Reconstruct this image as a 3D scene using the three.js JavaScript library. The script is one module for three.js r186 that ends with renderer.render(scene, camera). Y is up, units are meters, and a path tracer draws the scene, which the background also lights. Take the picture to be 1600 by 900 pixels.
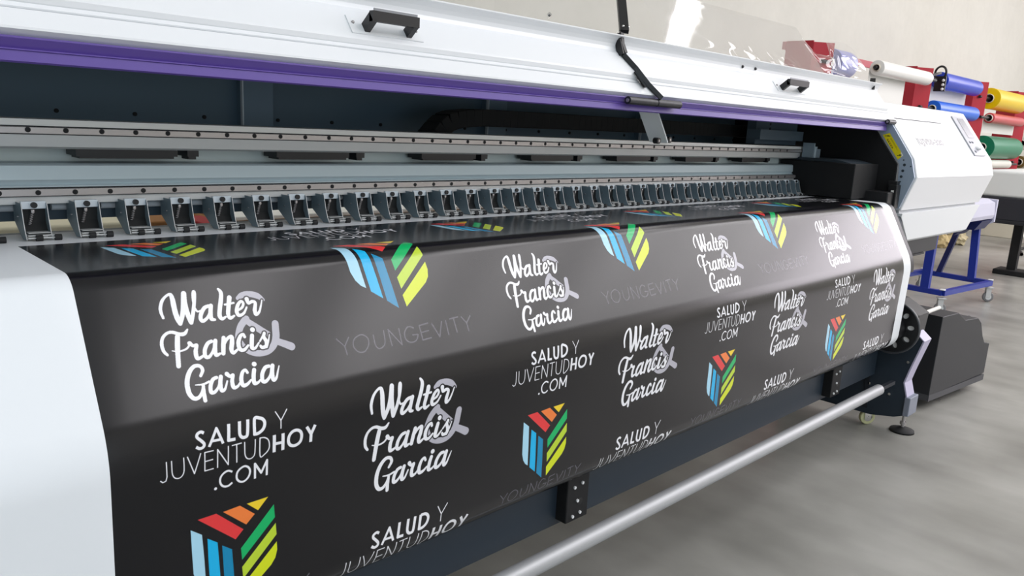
import * as THREE from 'three';
import { RectAreaLightUniformsLib } from 'three/addons/lights/RectAreaLightUniformsLib.js';
import { RoundedBoxGeometry } from 'three/addons/geometries/RoundedBoxGeometry.js';
import { ConvexGeometry } from 'three/addons/geometries/ConvexGeometry.js';
import { mergeGeometries } from 'three/addons/utils/BufferGeometryUtils.js';
import { ImprovedNoise } from 'three/addons/math/ImprovedNoise.js';

// ---------------------------------------------------------------- camera, sky, light, exposure
const scene = new THREE.Scene();
const camera = new THREE.PerspectiveCamera(40.42, 16 / 9, 0.05, 60);
camera.position.set(0, 1.26, 0);
camera.up.set(0.109, 0.977, -0.184);
camera.lookAt(0.693, 1.26 - 0.207, -0.691);

const renderer = new THREE.WebGLRenderer({ antialias: true });
renderer.toneMapping = THREE.LinearToneMapping;
renderer.toneMappingExposure = 0.275;
renderer.shadowMap.enabled = true;
scene.background = new THREE.Color(0.75, 0.85, 1.0);   // the daylight outside the roller door
RectAreaLightUniformsLib.init();

const HALL = { x0: -6, x1: 16.5, z0: -3.6, z1: 7.5, h: 5.4 };
const SKYLIGHTS = [[-3.2, -1.8, -1.0, 5.6, 9], [-0.4, 0.9, 0.2, 5.6, 11], [2.7, 4.1, 0.8, 6.2, 17], [5.0, 6.4, 0.2, 6.2, 22], [7.0, 8.3, -0.2, 6.2, 19], [9.3, 10.8, -0.2, 6.2, 19], [11.5, 12.8, -0.2, 6.2, 18], [13.8, 15.2, -0.2, 6.2, 18], [7.45, 7.9, -2.3, -0.6, 22]];   // roof lights: x0, x1, z0, z1, brightness
const CLERESTORY = { z0: -0.4, z1: 6.9, y0: 2.4, y1: 5.2, L: 18 };                               // high window band in the end wall
const DOOR = { x0: -4.2, x1: 1.6, y1: 3.6 };                                             // open roller door in the front wall
{
  const l = new THREE.RectAreaLight(new THREE.Color(0.72, 0.87, 1.0), 7.0, DOOR.x1 - DOOR.x0, DOOR.y1);
  l.position.set((DOOR.x0 + DOOR.x1) / 2, DOOR.y1 / 2, HALL.z1 + 0.1);
  l.lookAt((DOOR.x0 + DOOR.x1) / 2, DOOR.y1 / 2, 0);
  scene.add(l);
}

{
  const c = CLERESTORY, l = new THREE.RectAreaLight(new THREE.Color(1.0, 0.93, 1.0), c.L, c.z1 - c.z0, c.y1 - c.y0);
  l.position.set(HALL.x1 + 0.06, (c.y0 + c.y1) / 2, (c.z0 + c.z1) / 2);
  l.lookAt(0, (c.y0 + c.y1) / 2, (c.z0 + c.z1) / 2);
  scene.add(l);
}

// ---------------------------------------------------------------- helpers
const taken = new Map();
function numbered(name) {
  const n = taken.get(name) || 0; taken.set(name, n + 1);
  return n ? `${name}_${String(n).padStart(3, '0')}` : name;
}
function shade(o) { o.traverse((m) => { if (m.isMesh) { m.castShadow = true; m.receiveShadow = true; } }); return o; }
function thing(name, label, category, base = [0, 0, 0], group) {
  const g = new THREE.Group(); g.name = numbered(name); g.position.set(...base);
  g.userData = { label, category }; if (group) g.userData.group = group;
  scene.add(g); return g;
}
// geometry given in world coordinates: a child of a thing is shifted back by the thing's base, a sub-part is not
function part(parent, name, geo, mat, label) {
  const m = new THREE.Mesh(geo, mat); m.name = name; m.castShadow = m.receiveShadow = true;
  if (parent.isGroup) m.position.copy(parent.position).negate();
  if (label) m.userData.label = label;
  parent.add(m); return m;
}
function solo(name, label, category, geo, mat, group) {
  const m = new THREE.Mesh(geo, mat); m.name = numbered(name); m.castShadow = m.receiveShadow = true;
  m.userData = { label, category }; if (group) m.userData.group = group;
  scene.add(m); return m;
}
function structure(name, geo, mat, label) {
  const m = new THREE.Mesh(geo, mat); m.name = name; m.castShadow = m.receiveShadow = true;
  m.userData = { kind: 'structure', label, category: name.split('_')[0] };
  scene.add(m); return m;
}
const box = (x0, x1, y0, y1, z0, z1) => new THREE.BoxGeometry(x1 - x0, y1 - y0, z1 - z0).translate((x0 + x1) / 2, (y0 + y1) / 2, (z0 + z1) / 2);
const rbox = (x0, x1, y0, y1, z0, z1, r = 0.005) => new RoundedBoxGeometry(x1 - x0, y1 - y0, z1 - z0, 2, r).translate((x0 + x1) / 2, (y0 + y1) / 2, (z0 + z1) / 2);
// a (z, y) outline pulled along x
function prism(pts, x0, x1, bevel = 0, hole) {
  const s = new THREE.Shape(pts.map(([z, y]) => new THREE.Vector2(-z, y)));
  if (hole) s.holes.push(new THREE.Path(hole.map(([z, y]) => new THREE.Vector2(-z, y))));
  return new THREE.ExtrudeGeometry(s, { depth: x1 - x0 - 2 * bevel, bevelEnabled: bevel > 0, bevelSize: bevel, bevelOffset: -bevel, bevelThickness: bevel, bevelSegments: 2, curveSegments: 8 })
    .rotateY(Math.PI / 2).translate(x0 + bevel, 0, 0);
}
const rodX = (x0, x1, y, z, r, seg = 24) => new THREE.CylinderGeometry(r, r, x1 - x0, seg).rotateZ(Math.PI / 2).translate((x0 + x1) / 2, y, z);
const rodY = (x, y0, y1, z, r, seg = 20) => new THREE.CylinderGeometry(r, r, y1 - y0, seg).translate(x, (y0 + y1) / 2, z);
const rodZ = (x, y, z0, z1, r, seg = 20) => new THREE.CylinderGeometry(r, r, z1 - z0, seg).rotateX(Math.PI / 2).translate(x, y, (z0 + z1) / 2);
// a square bar between two points
function bar(a, b, w, h = w) {
  const A = new THREE.Vector3(...a), B = new THREE.Vector3(...b), g = new THREE.BoxGeometry(w, h, A.distanceTo(B));
  const m = new THREE.Matrix4().lookAt(A, B, Math.abs(B.y - A.y) > 0.9 * A.distanceTo(B) ? new THREE.Vector3(1, 0, 0) : new THREE.Vector3(0, 1, 0));
  m.setPosition(A.add(B).multiplyScalar(0.5)); return g.applyMatrix4(m);
}
const merge = (list) => mergeGeometries(list.map((g) => { const h = g.index ? g.toNonIndexed() : g; for (const k of Object.keys(h.attributes)) if (!['position', 'normal', 'uv'].includes(k)) h.deleteAttribute(k); return h; }));
const perlin = new ImprovedNoise();
function fbm(x, y, oct = 5) { let s = 0, a = 0.5, f = 1; for (let i = 0; i < oct; i++) { s += a * perlin.noise(x * f + 3.1 * i, y * f + 7.7, 0.37 + i); a *= 0.5; f *= 2.03; } return s; }
function dataTex(w, h, fn, srgb = true) {
  const d = new Uint8Array(w * h * 4);
  for (let j = 0; j < h; j++) for (let i = 0; i < w; i++) { const c = fn(i / w, j / h), k = (j * w + i) * 4; d[k] = c[0]; d[k + 1] = c[1]; d[k + 2] = c[2]; d[k + 3] = 255; }
  const t = new THREE.DataTexture(d, w, h); t.magFilter = THREE.LinearFilter; t.minFilter = THREE.LinearMipmapLinearFilter; t.wrapS = t.wrapT = THREE.RepeatWrapping;
  if (srgb) t.colorSpace = THREE.SRGBColorSpace; t.needsUpdate = true; return t;
}
function canvasTex(w, h, draw) {
  const c = document.createElement('canvas'); c.width = w; c.height = h; draw(c.getContext('2d'), w, h);
  const t = new THREE.CanvasTexture(c); t.colorSpace = THREE.SRGBColorSpace; t.magFilter = THREE.LinearFilter; return t;
}
const std = (color, roughness = 0.5, metalness = 0, more = {}) => new THREE.MeshStandardMaterial({ color, roughness, metalness, ...more });
const phys = (o) => new THREE.MeshPhysicalMaterial(o);

// ---------------------------------------------------------------- materials
const M = {
  white: phys({ color: 0xe9ebee, roughness: 0.32, clearcoat: 0.25, clearcoatRoughness: 0.2 }),
  whiteMatt: std(0xe4e6e8, 0.5),
  purple: std(0x5a4596, 0.38),
  slate: std(0x4c5d69, 0.5),
  slateDark: std(0x2c3740, 0.55),
  slateLight: std(0x93a4b0, 0.4, 0.3),
  plate: std(0xa3b3c6, 0.42, 0.2),
  cheek: std(0x73858f, 0.45),
  pit: std(0x080b0d, 0.7),
  tab: std(0xd6dfe6, 0.4),
  rearPanel: std(0x5d7484, 0.5),
  rearPost: std(0x6f8799, 0.45),
  webWhite: std(0xdfe6e2, 0.5),
  alu: std(0xc3c6c8, 0.33, 0.4),
  aluBright: std(0xe6e6e2, 0.3, 0.1),
  aluBlue: std(0xc0d0d6, 0.4, 0.12),
  aluMatt: std(0xc2c4c4, 0.45, 0.25),
  steel: std(0xb4b0b0, 0.26, 0.6),
  chrome: std(0xe2e2e2, 0.12, 1),
  tube: std(0xa9abae, 0.46, 0.35),
  black: std(0x141518, 0.45),
  blackMatt: std(0x0b0c0f, 0.7),
  rubber: std(0x17181a, 0.75),
  navy: std(0x24303c, 0.5),
  navyDark: std(0x161d26, 0.6),
  lavender: std(0xb7b2cb, 0.45),
  greyBlock: std(0x7f8492, 0.5),
  charcoal: std(0x25262a, 0.55),
  blue: std(0x07298f, 0.42),
  blueDark: std(0x0b1a58, 0.45),
  red: std(0xa8142b, 0.45),
  platen: std(0x8f979f, 0.45, 0.4),
  cream: std(0xe6dfc4, 0.8),
  card: std(0x9a6b3e, 0.9),
  paper: std(0xefeee8, 0.8),
  pvc: std(0xe6e4de, 0.55),
  wheelCream: std(0xd9d7a6, 0.6),
};

// ---------------------------------------------------------------- setting
const concrete = dataTex(1024, 1024, (u, v) => {
  const a = Math.PI * 2, x = u * 7, y = v * 7;
  const n = fbm(x, y, 6) * 0.9 + fbm(x * 0.35 + 9, y * 0.35, 3) * 0.8 + fbm(x * 5.1, y * 1.7, 3) * 0.35;
  const stain = Math.max(0, fbm(x * 0.8 + 31, y * 0.8 + 5, 4) - 0.12) * 70;
  const g = 148 + 52 * n - stain; return [g + 2, g + 1, g - 4];
});
const concreteRough = dataTex(512, 512, (u, v) => { const g = 120 + 70 * fbm(u * 9 + 4, v * 9, 5); return [g, g, g]; }, false);
concrete.repeat.set(0.22, 0.22); concreteRough.repeat.set(0.22, 0.22);
const uvMetres = (g, ax = 'x', ay = 'z') => { const p = g.attributes.position, uv = new Float32Array(p.count * 2); const k = { x: 0, y: 1, z: 2 }; for (let i = 0; i < p.count; i++) { uv[2 * i] = p.array[3 * i + k[ax]]; uv[2 * i + 1] = p.array[3 * i + k[ay]]; } g.setAttribute('uv', new THREE.BufferAttribute(uv, 2)); return g; };
const T = 0.2;
structure('floor', uvMetres(box(HALL.x0 - T, HALL.x1 + T, -T, 0, HALL.z0 - T, HALL.z1 + T)), phys({ map: concrete, roughness: 0.75, roughnessMap: concreteRough, color: 0xffffff }), 'smooth grey concrete hall floor with faint stains');
const plasterTex = dataTex(512, 512, (u, v) => { const n = fbm(u * 6, v * 6, 5) * 8 + fbm(u * 40, v * 40, 2) * 4; return [211 + n, 210 + n, 202 + n]; });
plasterTex.repeat.set(0.3, 0.3);
const plaster = std(0xffffff, 0.85, 0, { map: plasterTex });
structure('wall_back', uvMetres(box(HALL.x0, HALL.x1 + T, 0, HALL.h, HALL.z0 - T, HALL.z0), 'x', 'y'), plaster, 'plain cream plastered wall behind the printer');
{
  const c = CLERESTORY, w = (y0, y1, z0, z1) => uvMetres(box(HALL.x1, HALL.x1 + T, y0, y1, z0, z1), 'z', 'y');
  structure('wall_right', merge([w(0, c.y0, HALL.z0, HALL.z1), w(c.y1, HALL.h, HALL.z0, HALL.z1), w(c.y0, c.y1, HALL.z0, c.z0), w(c.y0, c.y1, c.z1, HALL.z1)]), plaster, 'plain cream end wall beyond the racks with a high window band');
}
structure('wall_left', uvMetres(box(HALL.x0 - T, HALL.x0, 0, HALL.h, HALL.z0 - T, HALL.z1), 'z', 'y'), plaster, 'plain cream wall at the near end');
structure('wall_front', merge([
  uvMetres(box(HALL.x0 - T, DOOR.x0, 0, HALL.h, HALL.z1, HALL.z1 + T), 'x', 'y'), uvMetres(box(DOOR.x1, HALL.x1 + T, 0, HALL.h, HALL.z1, HALL.z1 + T), 'x', 'y'),
  uvMetres(box(DOOR.x0, DOOR.x1, DOOR.y1, HALL.h, HALL.z1, HALL.z1 + T), 'x', 'y')]), plaster, 'front wall of the hall with an open roller door');
{ // ceiling with openings for the roof lights
  const s = new THREE.Shape([[HALL.x0 - T, HALL.z0 - T], [HALL.x1 + T, HALL.z0 - T], [HALL.x1 + T, HALL.z1 + T], [HALL.x0 - T, HALL.z1 + T]].map(([x, z]) => new THREE.Vector2(x, -z)));
  for (const [x0, x1, z0, z1] of SKYLIGHTS) { s.holes.push(new THREE.Path([[x0, z0], [x1, z0], [x1, z1], [x0, z1]].map(([a, b]) => new THREE.Vector2(a, -b)))); }
  structure('ceiling', new THREE.ExtrudeGeometry(s, { depth: T, bevelEnabled: false }).rotateX(-Math.PI / 2).translate(0, HALL.h, 0), std(0xefefec, 0.85), 'pale hall ceiling with long roof lights');
}
const glow = new THREE.MeshStandardMaterial({ color: 0x888888, emissive: 0xffffff, emissiveIntensity: 1.0, roughness: 0.6 });
structure('window_10', box(HALL.x1 + 0.1, HALL.x1 + 0.14, CLERESTORY.y0, CLERESTORY.y1, CLERESTORY.z0, CLERESTORY.z1), glow, 'high translucent window band in the end wall');
SKYLIGHTS.forEach(([x0, x1, z0, z1, L], i) => {
  structure(`window_${i + 1}`, box(x0, x1, HALL.h + 0.06, HALL.h + 0.1, z0, z1), glow, 'long translucent roof light');
  const l = new THREE.RectAreaLight(x0 < 2 ? new THREE.Color(0.86, 0.94, 1) : new THREE.Color(1, 0.965, 0.985), L, x1 - x0, z1 - z0);
  l.position.set((x0 + x1) / 2, HALL.h + 0.04, (z0 + z1) / 2); l.rotation.x = -Math.PI / 2; scene.add(l);
});

// ---------------------------------------------------------------- the wide format printer
const XL = -0.75, XR = 3.55;                                          // hood, beam and apron run along x
const printer = thing('wide_format_printer', 'long white wide format printer with purple hood lip printing a dark banner', 'printer', [1.9, 0, -1.6]);

// banner path: outline (z, y) of the sheet from the pinch rollers over the platen, down the slanted apron and under
function filletPath(P, R, n = 12) {
  const out = [P[0].slice()];
  for (let i = 1; i < P.length - 1; i++) {
    const p0 = new THREE.Vector2(...P[i - 1]), p1 = new THREE.Vector2(...P[i]), p2 = new THREE.Vector2(...P[i + 1]);
    const a = p0.sub(p1).normalize(), b = p2.sub(p1).normalize(), th = Math.acos(a.dot(b)), r = R[i - 1], d = r / Math.tan(th / 2);
    const s = p1.clone().addScaledVector(a, d), e = p1.clone().addScaledVector(b, d), c = p1.clone().addScaledVector(a.clone().add(b).normalize(), r / Math.sin(th / 2));
    const a0 = Math.atan2(s.y - c.y, s.x - c.x), a1 = Math.atan2(e.y - c.y, e.x - c.x); let da = a1 - a0; da = ((da + 3 * Math.PI) % (2 * Math.PI)) - Math.PI;
    for (let k = 0; k <= n; k++) { const t = a0 + da * k / n; out.push([c.x + r * Math.cos(t), c.y + r * Math.sin(t)]); }
  }
  out.push(P[P.length - 1].slice()); return out;
}
const PATH = filletPath([[-1.62, 1.015], [-1.207, 1.015], [-1.082, 0.785], [-1.091, 0.420], [-1.33, 0.388]], [0.045, 0.16, 0.07], 14);
function offsetPath(P, d) {     // to the inner (machine) side
  return P.map((p, i) => { const a = P[Math.max(0, i - 1)], b = P[Math.min(P.length - 1, i + 1)]; let tz = b[0] - a[0], ty = b[1] - a[1]; const l = Math.hypot(tz, ty); tz /= l; ty /= l; return [p[0] + ty * d, p[1] - tz * d]; });
}

// platen and apron under the sheet
const apronEnd = PATH.findIndex(([z, y]) => y < 0.50);
{
  const top = offsetPath(PATH, 0.003).filter((p, i) => i < apronEnd);
  const under = offsetPath(PATH, 0.018).filter((p, i) => i < apronEnd).reverse();
  const iFold = PATH.findIndex(([z]) => z > -1.25);
  const pt = offsetPath(PATH, 0.003).slice(0, iFold + 1), pu = offsetPath(PATH, 0.018).slice(0, iFold + 1).reverse();
  pt[0][0] = pu[pu.length - 1][0] = -1.66;
  part(printer, 'platen', prism([...pt, ...pu], XL, 3.43), M.platen);
  const at = offsetPath(PATH, 0.003).slice(iFold, apronEnd), au = offsetPath(PATH, 0.018).slice(iFold, apronEnd).reverse();
  part(printer, 'apron', prism([...at, ...au], XL, 3.43), M.black);
}
// lower structure: front cross beam and deep body behind
part(printer, 'cross_beam', prism([[-1.24, 0.42], [-1.20, 0.40], [-1.20, 0.256], [-1.215, 0.25], [-1.34, 0.25], [-1.34, 0.42]], XL, 3.5), M.navy);
part(printer, 'body_panel', box(XL, 3.5, 0.30, 0.96, -1.66, -1.36), M.navyDark);
for (const x0 of [1.405, 2.96]) {
  const b = part(printer, 'bracket', rbox(x0, x0 + 0.085, 0.27, 0.39, -1.205, -1.165, 0.004), M.blackMatt, 'black bracket block with silver screws');
  for (const [x, y] of [[0.025, 0.365], [0.055, 0.370], [0.039, 0.325], [0.024, 0.285], [0.052, 0.289]]) part(b, 'screw', rodZ(x0 + x, y, -1.166, -1.161, 0.0042, 10), M.whiteMatt);
  part(b, 'hole', rodZ(x0 + 0.052, 0.319, -1.1655, -1.1645, 0.010, 12), M.black);
}
{ // tension bar on its end arms
  const t = part(printer, 'tension_bar', rodX(XL + 0.25, 3.3, 0.252, -1.105, 0.0225, 32), M.tube, 'silver aluminium tube');
  part(t, 'end_plug', rodX(3.298, 3.306, 0.252, -1.105, 0.017), M.steel);
  part(printer, 'tension_arm', bar([3.46, 0.252, -1.105], [3.302, 0.252, -1.105], 0.016), M.navyDark);
}

// carriage beam: two polished rails with bolts, slot between
const BX1 = 3.40;
part(printer, 'upper_beam', prism([[-1.72, 1.170], [-1.60, 1.170], [-1.592, 1.174], [-1.592, 1.2215], [-1.72, 1.2215]], XL, BX1), M.aluMatt);
part(printer, 'beam_edge', prism([[-1.5935, 1.2108], [-1.5875, 1.2108], [-1.5885, 1.2218], [-1.5935, 1.2226]], XL, BX1), M.aluBright, 'bright edge strip');
part(printer, 'beam_web', box(XL, BX1, 1.135, 1.175, -1.70, -1.672), M.webWhite);
part(printer, 'lower_beam', prism([[-1.70, 1.082], [-1.597, 1.082], [-1.597, 1.104], [-1.603, 1.107], [-1.598, 1.115], [-1.600, 1.140], [-1.606, 1.1435], [-1.70, 1.1435]], XL, BX1), M.aluBlue);
part(printer, 'lower_plate', prism([[-1.60, 1.073], [-1.588, 1.073], [-1.590, 1.0855], [-1.60, 1.0855]], XL, BX1), M.aluMatt);
const boltGeo = new THREE.CylinderGeometry(0.0046, 0.0046, 0.0016, 16).rotateX(Math.PI / 2);
for (const [y0, y1, yh, x0, zf, xEnd] of [[1.1965, 1.2085, 1.2035, 0.373, -1.583, 3.22], [1.087, 1.100, 1.0935, 0.382, -1.583, 3.22]]) {
  for (const y of [y0 - 0.0016, y1 + 0.0002]) part(printer, 'rail_gap', box(XL, BX1, y, y + 0.0014, -1.60, -1.5905), M.blackMatt);
  const r = part(printer, 'linear_rail', rbox(XL, BX1, y0, y1, -1.60, zf, 0.0012), M.steel, 'polished steel guide rail with black bolt holes');
  for (let k = -8; x0 + k * 0.06 < xEnd; k++) { const b = part(r, 'bolt', boltGeo, M.blackMatt); b.position.set(x0 + k * 0.06, yh, zf); }
}
// black carriage scale holders under the upper beam
for (let k = -2; k < 8; k++) {
  const x = 0.452 + k * 0.401; if (x + 0.23 > 3.3) break;
  part(printer, 'scale_holder', merge([box(x, x + 0.185, 1.1575, 1.1705, -1.66, -1.60), box(x + 0.006, x + 0.179, 1.153, 1.158, -1.65, -1.603)]), M.black);
  part(printer, 'scale_clamp', merge([box(x + 0.205, x + 0.228, 1.158, 1.1705, -1.65, -1.60), box(x + 0.209, x + 0.224, 1.152, 1.158, -1.64, -1.604)]), M.black);
}
// bent steel shroud behind the pinch rollers with a row of white bosses
part(printer, 'shroud', prism([[-1.66, 1.085], [-1.65, 1.085], [-1.645, 1.036], [-1.655, 1.036]], XL, BX1), M.slate);
for (let k = -3; k < 9; k++) part(printer, 'boss', rodX(0.413 + k * 0.085, 0.443 + k * 0.085, 1.062, -1.632, 0.0065, 16), M.whiteMatt);

// pinch roller units: tab with knob, two cheeks, spring, arm and two rubber rollers
{
  const cheekOutline = [[-0.045, 0.004], [0.006, 0.004], [0.010, -0.010], [0.015, -0.028], [0.022, -0.045], [0.031, -0.056], [0.006, -0.058], [-0.010, -0.050], [-0.045, -0.030]];
  const tab = rbox(-0.0195, 0.0195, -0.006, 0.0075, -0.004, 0.003, 0.0015), back = prism([[-0.006, 0.002], [-0.004, 0.002], [-0.002, -0.03], [0.010, -0.050], [0.008, -0.052], [-0.004, -0.032]], -0.0188, 0.0188);
  const cheekL = prism(cheekOutline, -0.0205, -0.0192), cheekR = prism(cheekOutline, 0.0192, 0.0205);
  const rim = (x) => { const g = []; for (let i = 1; i < 5; i++) { const a = cheekOutline[i], b = cheekOutline[i + 1]; g.push(bar([x, a[1], a[0]], [x, b[1], b[0]], 0.0018, 0.0012)); } return merge(g); };
  const rimL = rim(-0.0198), rimR = rim(0.0198);
  const knob = new THREE.CylinderGeometry(0.0052, 0.0052, 0.006, 18).rotateX(Math.PI / 2).translate(0, 0.001, 0.005);
  const coil = []; { const c = new (class extends THREE.Curve { getPoint(t, o = new THREE.Vector3()) { const a = t * Math.PI * 2 * 7; return o.set(-0.002 - 0.006 * t + 0.0026 * Math.cos(a), -0.010 - 0.024 * t, 0.002 + 0.0026 * Math.sin(a)); } })(); coil.push(new THREE.TubeGeometry(c, 84, 0.0006, 5)); }
  const spring = merge([...coil, rbox(-0.0045, 0.0005, -0.013, -0.007, -0.001, 0.005, 0.001)]);
  const arm = merge([rbox(-0.0175, 0.028, -0.0505, -0.0485, 0.004, 0.030, 0.0006), rbox(-0.016, 0.018, -0.046, -0.0445, 0.008, 0.026, 0.0006), rodX(-0.018, 0.034, -0.0535, 0.030, 0.0016, 10)]);
  const pin = new THREE.CylinderGeometry(0.0014, 0.0014, 0.046, 8).rotateZ(Math.PI / 2).translate(0, -0.020, -0.012);
  const roller = (x) => new THREE.CylinderGeometry(0.0056, 0.0056, 0.0105, 16).rotateZ(Math.PI / 2).translate(x, -0.0535, 0.030);
  const rollerA = roller(-0.001), rollerB = roller(0.0285);
  for (let k = -5; k < 36; k++) {
    const u = new THREE.Mesh(tab, M.tab); u.name = 'pinch_roller_unit'; u.castShadow = u.receiveShadow = true; printer.add(u);
    u.position.set(0.367 + k * 0.085, 1.074, -1.560).sub(printer.position);
    part(u, 'back_plate', back, M.pit); part(u, 'cheek', cheekL, M.cheek); part(u, 'cheek', cheekR, M.cheek);
    part(u, 'cheek_rim', rimL, M.aluMatt); part(u, 'cheek_rim', rimR, M.aluMatt);
    part(u, 'knob', knob, M.black); part(u, 'spring', spring, M.steel); part(u, 'pivot_pin', pin, M.steel); part(u, 'arm', arm, M.aluMatt);
    part(u, 'roller', rollerA, M.rubber); part(u, 'roller', rollerB, M.rubber);
  }
}

// rear inside wall: slate panels between upright posts, small screws
{
  const posts = [-0.60, 0.965, 1.835, 2.70];
  for (const x of posts) {
    const p = part(printer, 'rear_post', rbox(x, x + 0.085, 1.18, 1.50, -2.06, -1.985, 0.002), M.rearPost);
    part(p, 'post_edge', box(x - 0.003, x + 0.0005, 1.19, 1.50, -1.995, -1.984), M.tab);
  }
  const edges = [XL, ...posts, 3.5];
  for (let i = 0; i < edges.length - 1; i++) {
    const x0 = edges[i] + (i ? 0.085 : 0), x1 = edges[i + 1]; if (x1 - x0 < 0.05) continue;
    const p = part(printer, 'rear_panel', box(x0, x1, 1.195, 1.50, -2.06, -2.02), M.rearPanel);
    for (let x = x0 + 0.03; x < x1; x += 0.17) part(p, 'screw', rodZ(x, 1.232, -2.021, -2.016, 0.005, 10), M.blackMatt);
  }
  part(printer, 'rear_ledge', prism([[-2.06, 1.18], [-1.97, 1.18], [-1.97, 1.192], [-2.0, 1.20], [-2.06, 1.20]], XL, 3.5), M.navyDark);
}
{ // cable chain lying in a bend behind the beam
  const pts = [[1.40, 1.19], [1.43, 1.225], [1.475, 1.262], [1.55, 1.277], [1.75, 1.281], [2.2, 1.283], [2.8, 1.285], [3.3, 1.285]].map(([x, y]) => new THREE.Vector3(x, y - 0.012, -1.78));
  const curve = new THREE.CatmullRomCurve3(pts), n = 66;
  const chain = part(printer, 'cable_chain', new THREE.TubeGeometry(curve, 80, 0.014, 6), M.blackMatt);
  const link = new RoundedBoxGeometry(0.031, 0.050, 0.07, 1, 0.003), chainBlack = std(0x07080a, 0.75);
  for (let i = 0; i <= n; i++) {
    const m = part(chain, 'chain_link', link, chainBlack), t = i / n, p = curve.getPointAt(t), d = curve.getTangentAt(t);
    m.position.copy(p); m.rotation.z = Math.atan2(d.y, d.x);
  }
}

// hood: front strip, seam, stepped upper panel, window band above
const H0 = [-1.309, 1.355], HD = [-0.6198, 0.7848], HN = [0.7848, 0.6198];            // a point of the hood face, its up direction and outward normal in (z, y)
const onHood = (y, out = 0) => { const t = (y - H0[1]) / HD[1]; return [H0[0] + HD[0] * t + HN[0] * out, y + HN[1] * out]; };
const HX0 = XL, HX1 = 3.565;
const lower = (y) => onHood(y), upper = (y) => onHood(y, 0.009);
part(printer, 'hood_strip', prism([onHood(1.3535, -0.002), lower(1.356), lower(1.3815), onHood(1.3825, -0.002), onHood(1.3825, -0.014), onHood(1.362, -0.016), [-1.345, 1.343], [-1.322, 1.343]], HX0, 3.60), M.white);
part(printer, 'hood_panel', prism([onHood(1.3838, -0.002), lower(1.3848), lower(1.391), onHood(1.3915, 0.002), onHood(1.3960, 0.0085), upper(1.400), upper(1.452), [-1.3865, 1.464], [-1.3895, 1.473], [-1.3890, 1.482], [-1.3850, 1.491], [-1.3780, 1.498], [-1.3700, 1.502], [-1.376, 1.506], [-1.398, 1.497], [-1.402, 1.48], [-1.400, 1.464], onHood(1.40, -0.018), onHood(1.3838, -0.018)], HX0, HX1), M.white);
part(printer, 'purple_lip', prism([[-1.330, 1.3428], [-1.3135, 1.3428], [-1.3130, 1.3400], [-1.3205, 1.3265], [-1.3160, 1.3255], [-1.3158, 1.3240], [-1.3178, 1.3230], [-1.3150, 1.3085], [-1.318, 1.3060], [-1.345, 1.3075], [-1.345, 1.3428]], HX0, 3.535, 0.0006), M.purple, 'purple painted lip');
part(printer, 'hood_roof', prism([[-1.47, 1.512], [-1.47, 1.498], [-2.07, 1.498], [-2.07, 1.512]], HX0, 3.56), M.white);
part(printer, 'hood_lining', prism([[-1.346, 1.342], [-1.346, 1.325], [-1.475, 1.485], [-1.475, 1.497]], HX0, 3.53), M.slateDark);
part(printer, 'rear_cover', box(HX0, 3.56, 1.18, 1.51, -2.085, -2.062), M.whiteMatt);
// raised clear window above the hood, two panes with a black joint strip and an end strip
const clear = phys({ color: 0xffffff, roughness: 0.03, transmission: 1, thickness: 0, ior: 1.5 });
{
  const sheet = (x0, x1) => prism([onHood(1.495, 0.0105), onHood(1.686, 0.0105), onHood(1.686, 0.008), onHood(1.495, 0.008)], x0, x1);
  for (const [x0, x1] of [[XL, 1.825], [1.828, 3.10]]) part(printer, 'window_pane', sheet(x0, x1), clear, 'clear acrylic pane with bright reflections');
  const sp = (x, y, o) => { const q = onHood(y, o); return [x, q[1], q[0]]; };
  const j = part(printer, 'joint_strip', bar(sp(1.822, 1.517, 0.012), sp(1.957, 1.695, 0.012), 0.026, 0.012), M.black, 'black joint strip between the panes');
  part(j, 'edge_trim', bar(sp(1.838, 1.517, 0.013), sp(1.972, 1.695, 0.013), 0.004, 0.013), M.steel);
  for (const x of [1.818, 1.842]) part(j, 'screw', new THREE.SphereGeometry(0.0035, 10, 8).translate(...sp(x, 1.527, 0.020)), M.chrome);
  const e = onHood(1.505, 0.030), f = onHood(1.470, 0.014);
  part(printer, 'end_strip', bar([3.535, e[1], e[0]], [3.50, f[1], f[0]], 0.022, 0.008), M.black);
  for (const x of [1.52, 2.415, 2.50]) { const p = x < 2 ? onHood(1.525, 0.012) : [-1.388, 1.480]; part(printer, 'hood_screw', new THREE.CylinderGeometry(0.005, 0.005, 0.006, 12).rotateX(0.9).translate(x, p[1], p[0]), x < 2 ? M.chrome : M.black); }
}
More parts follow.
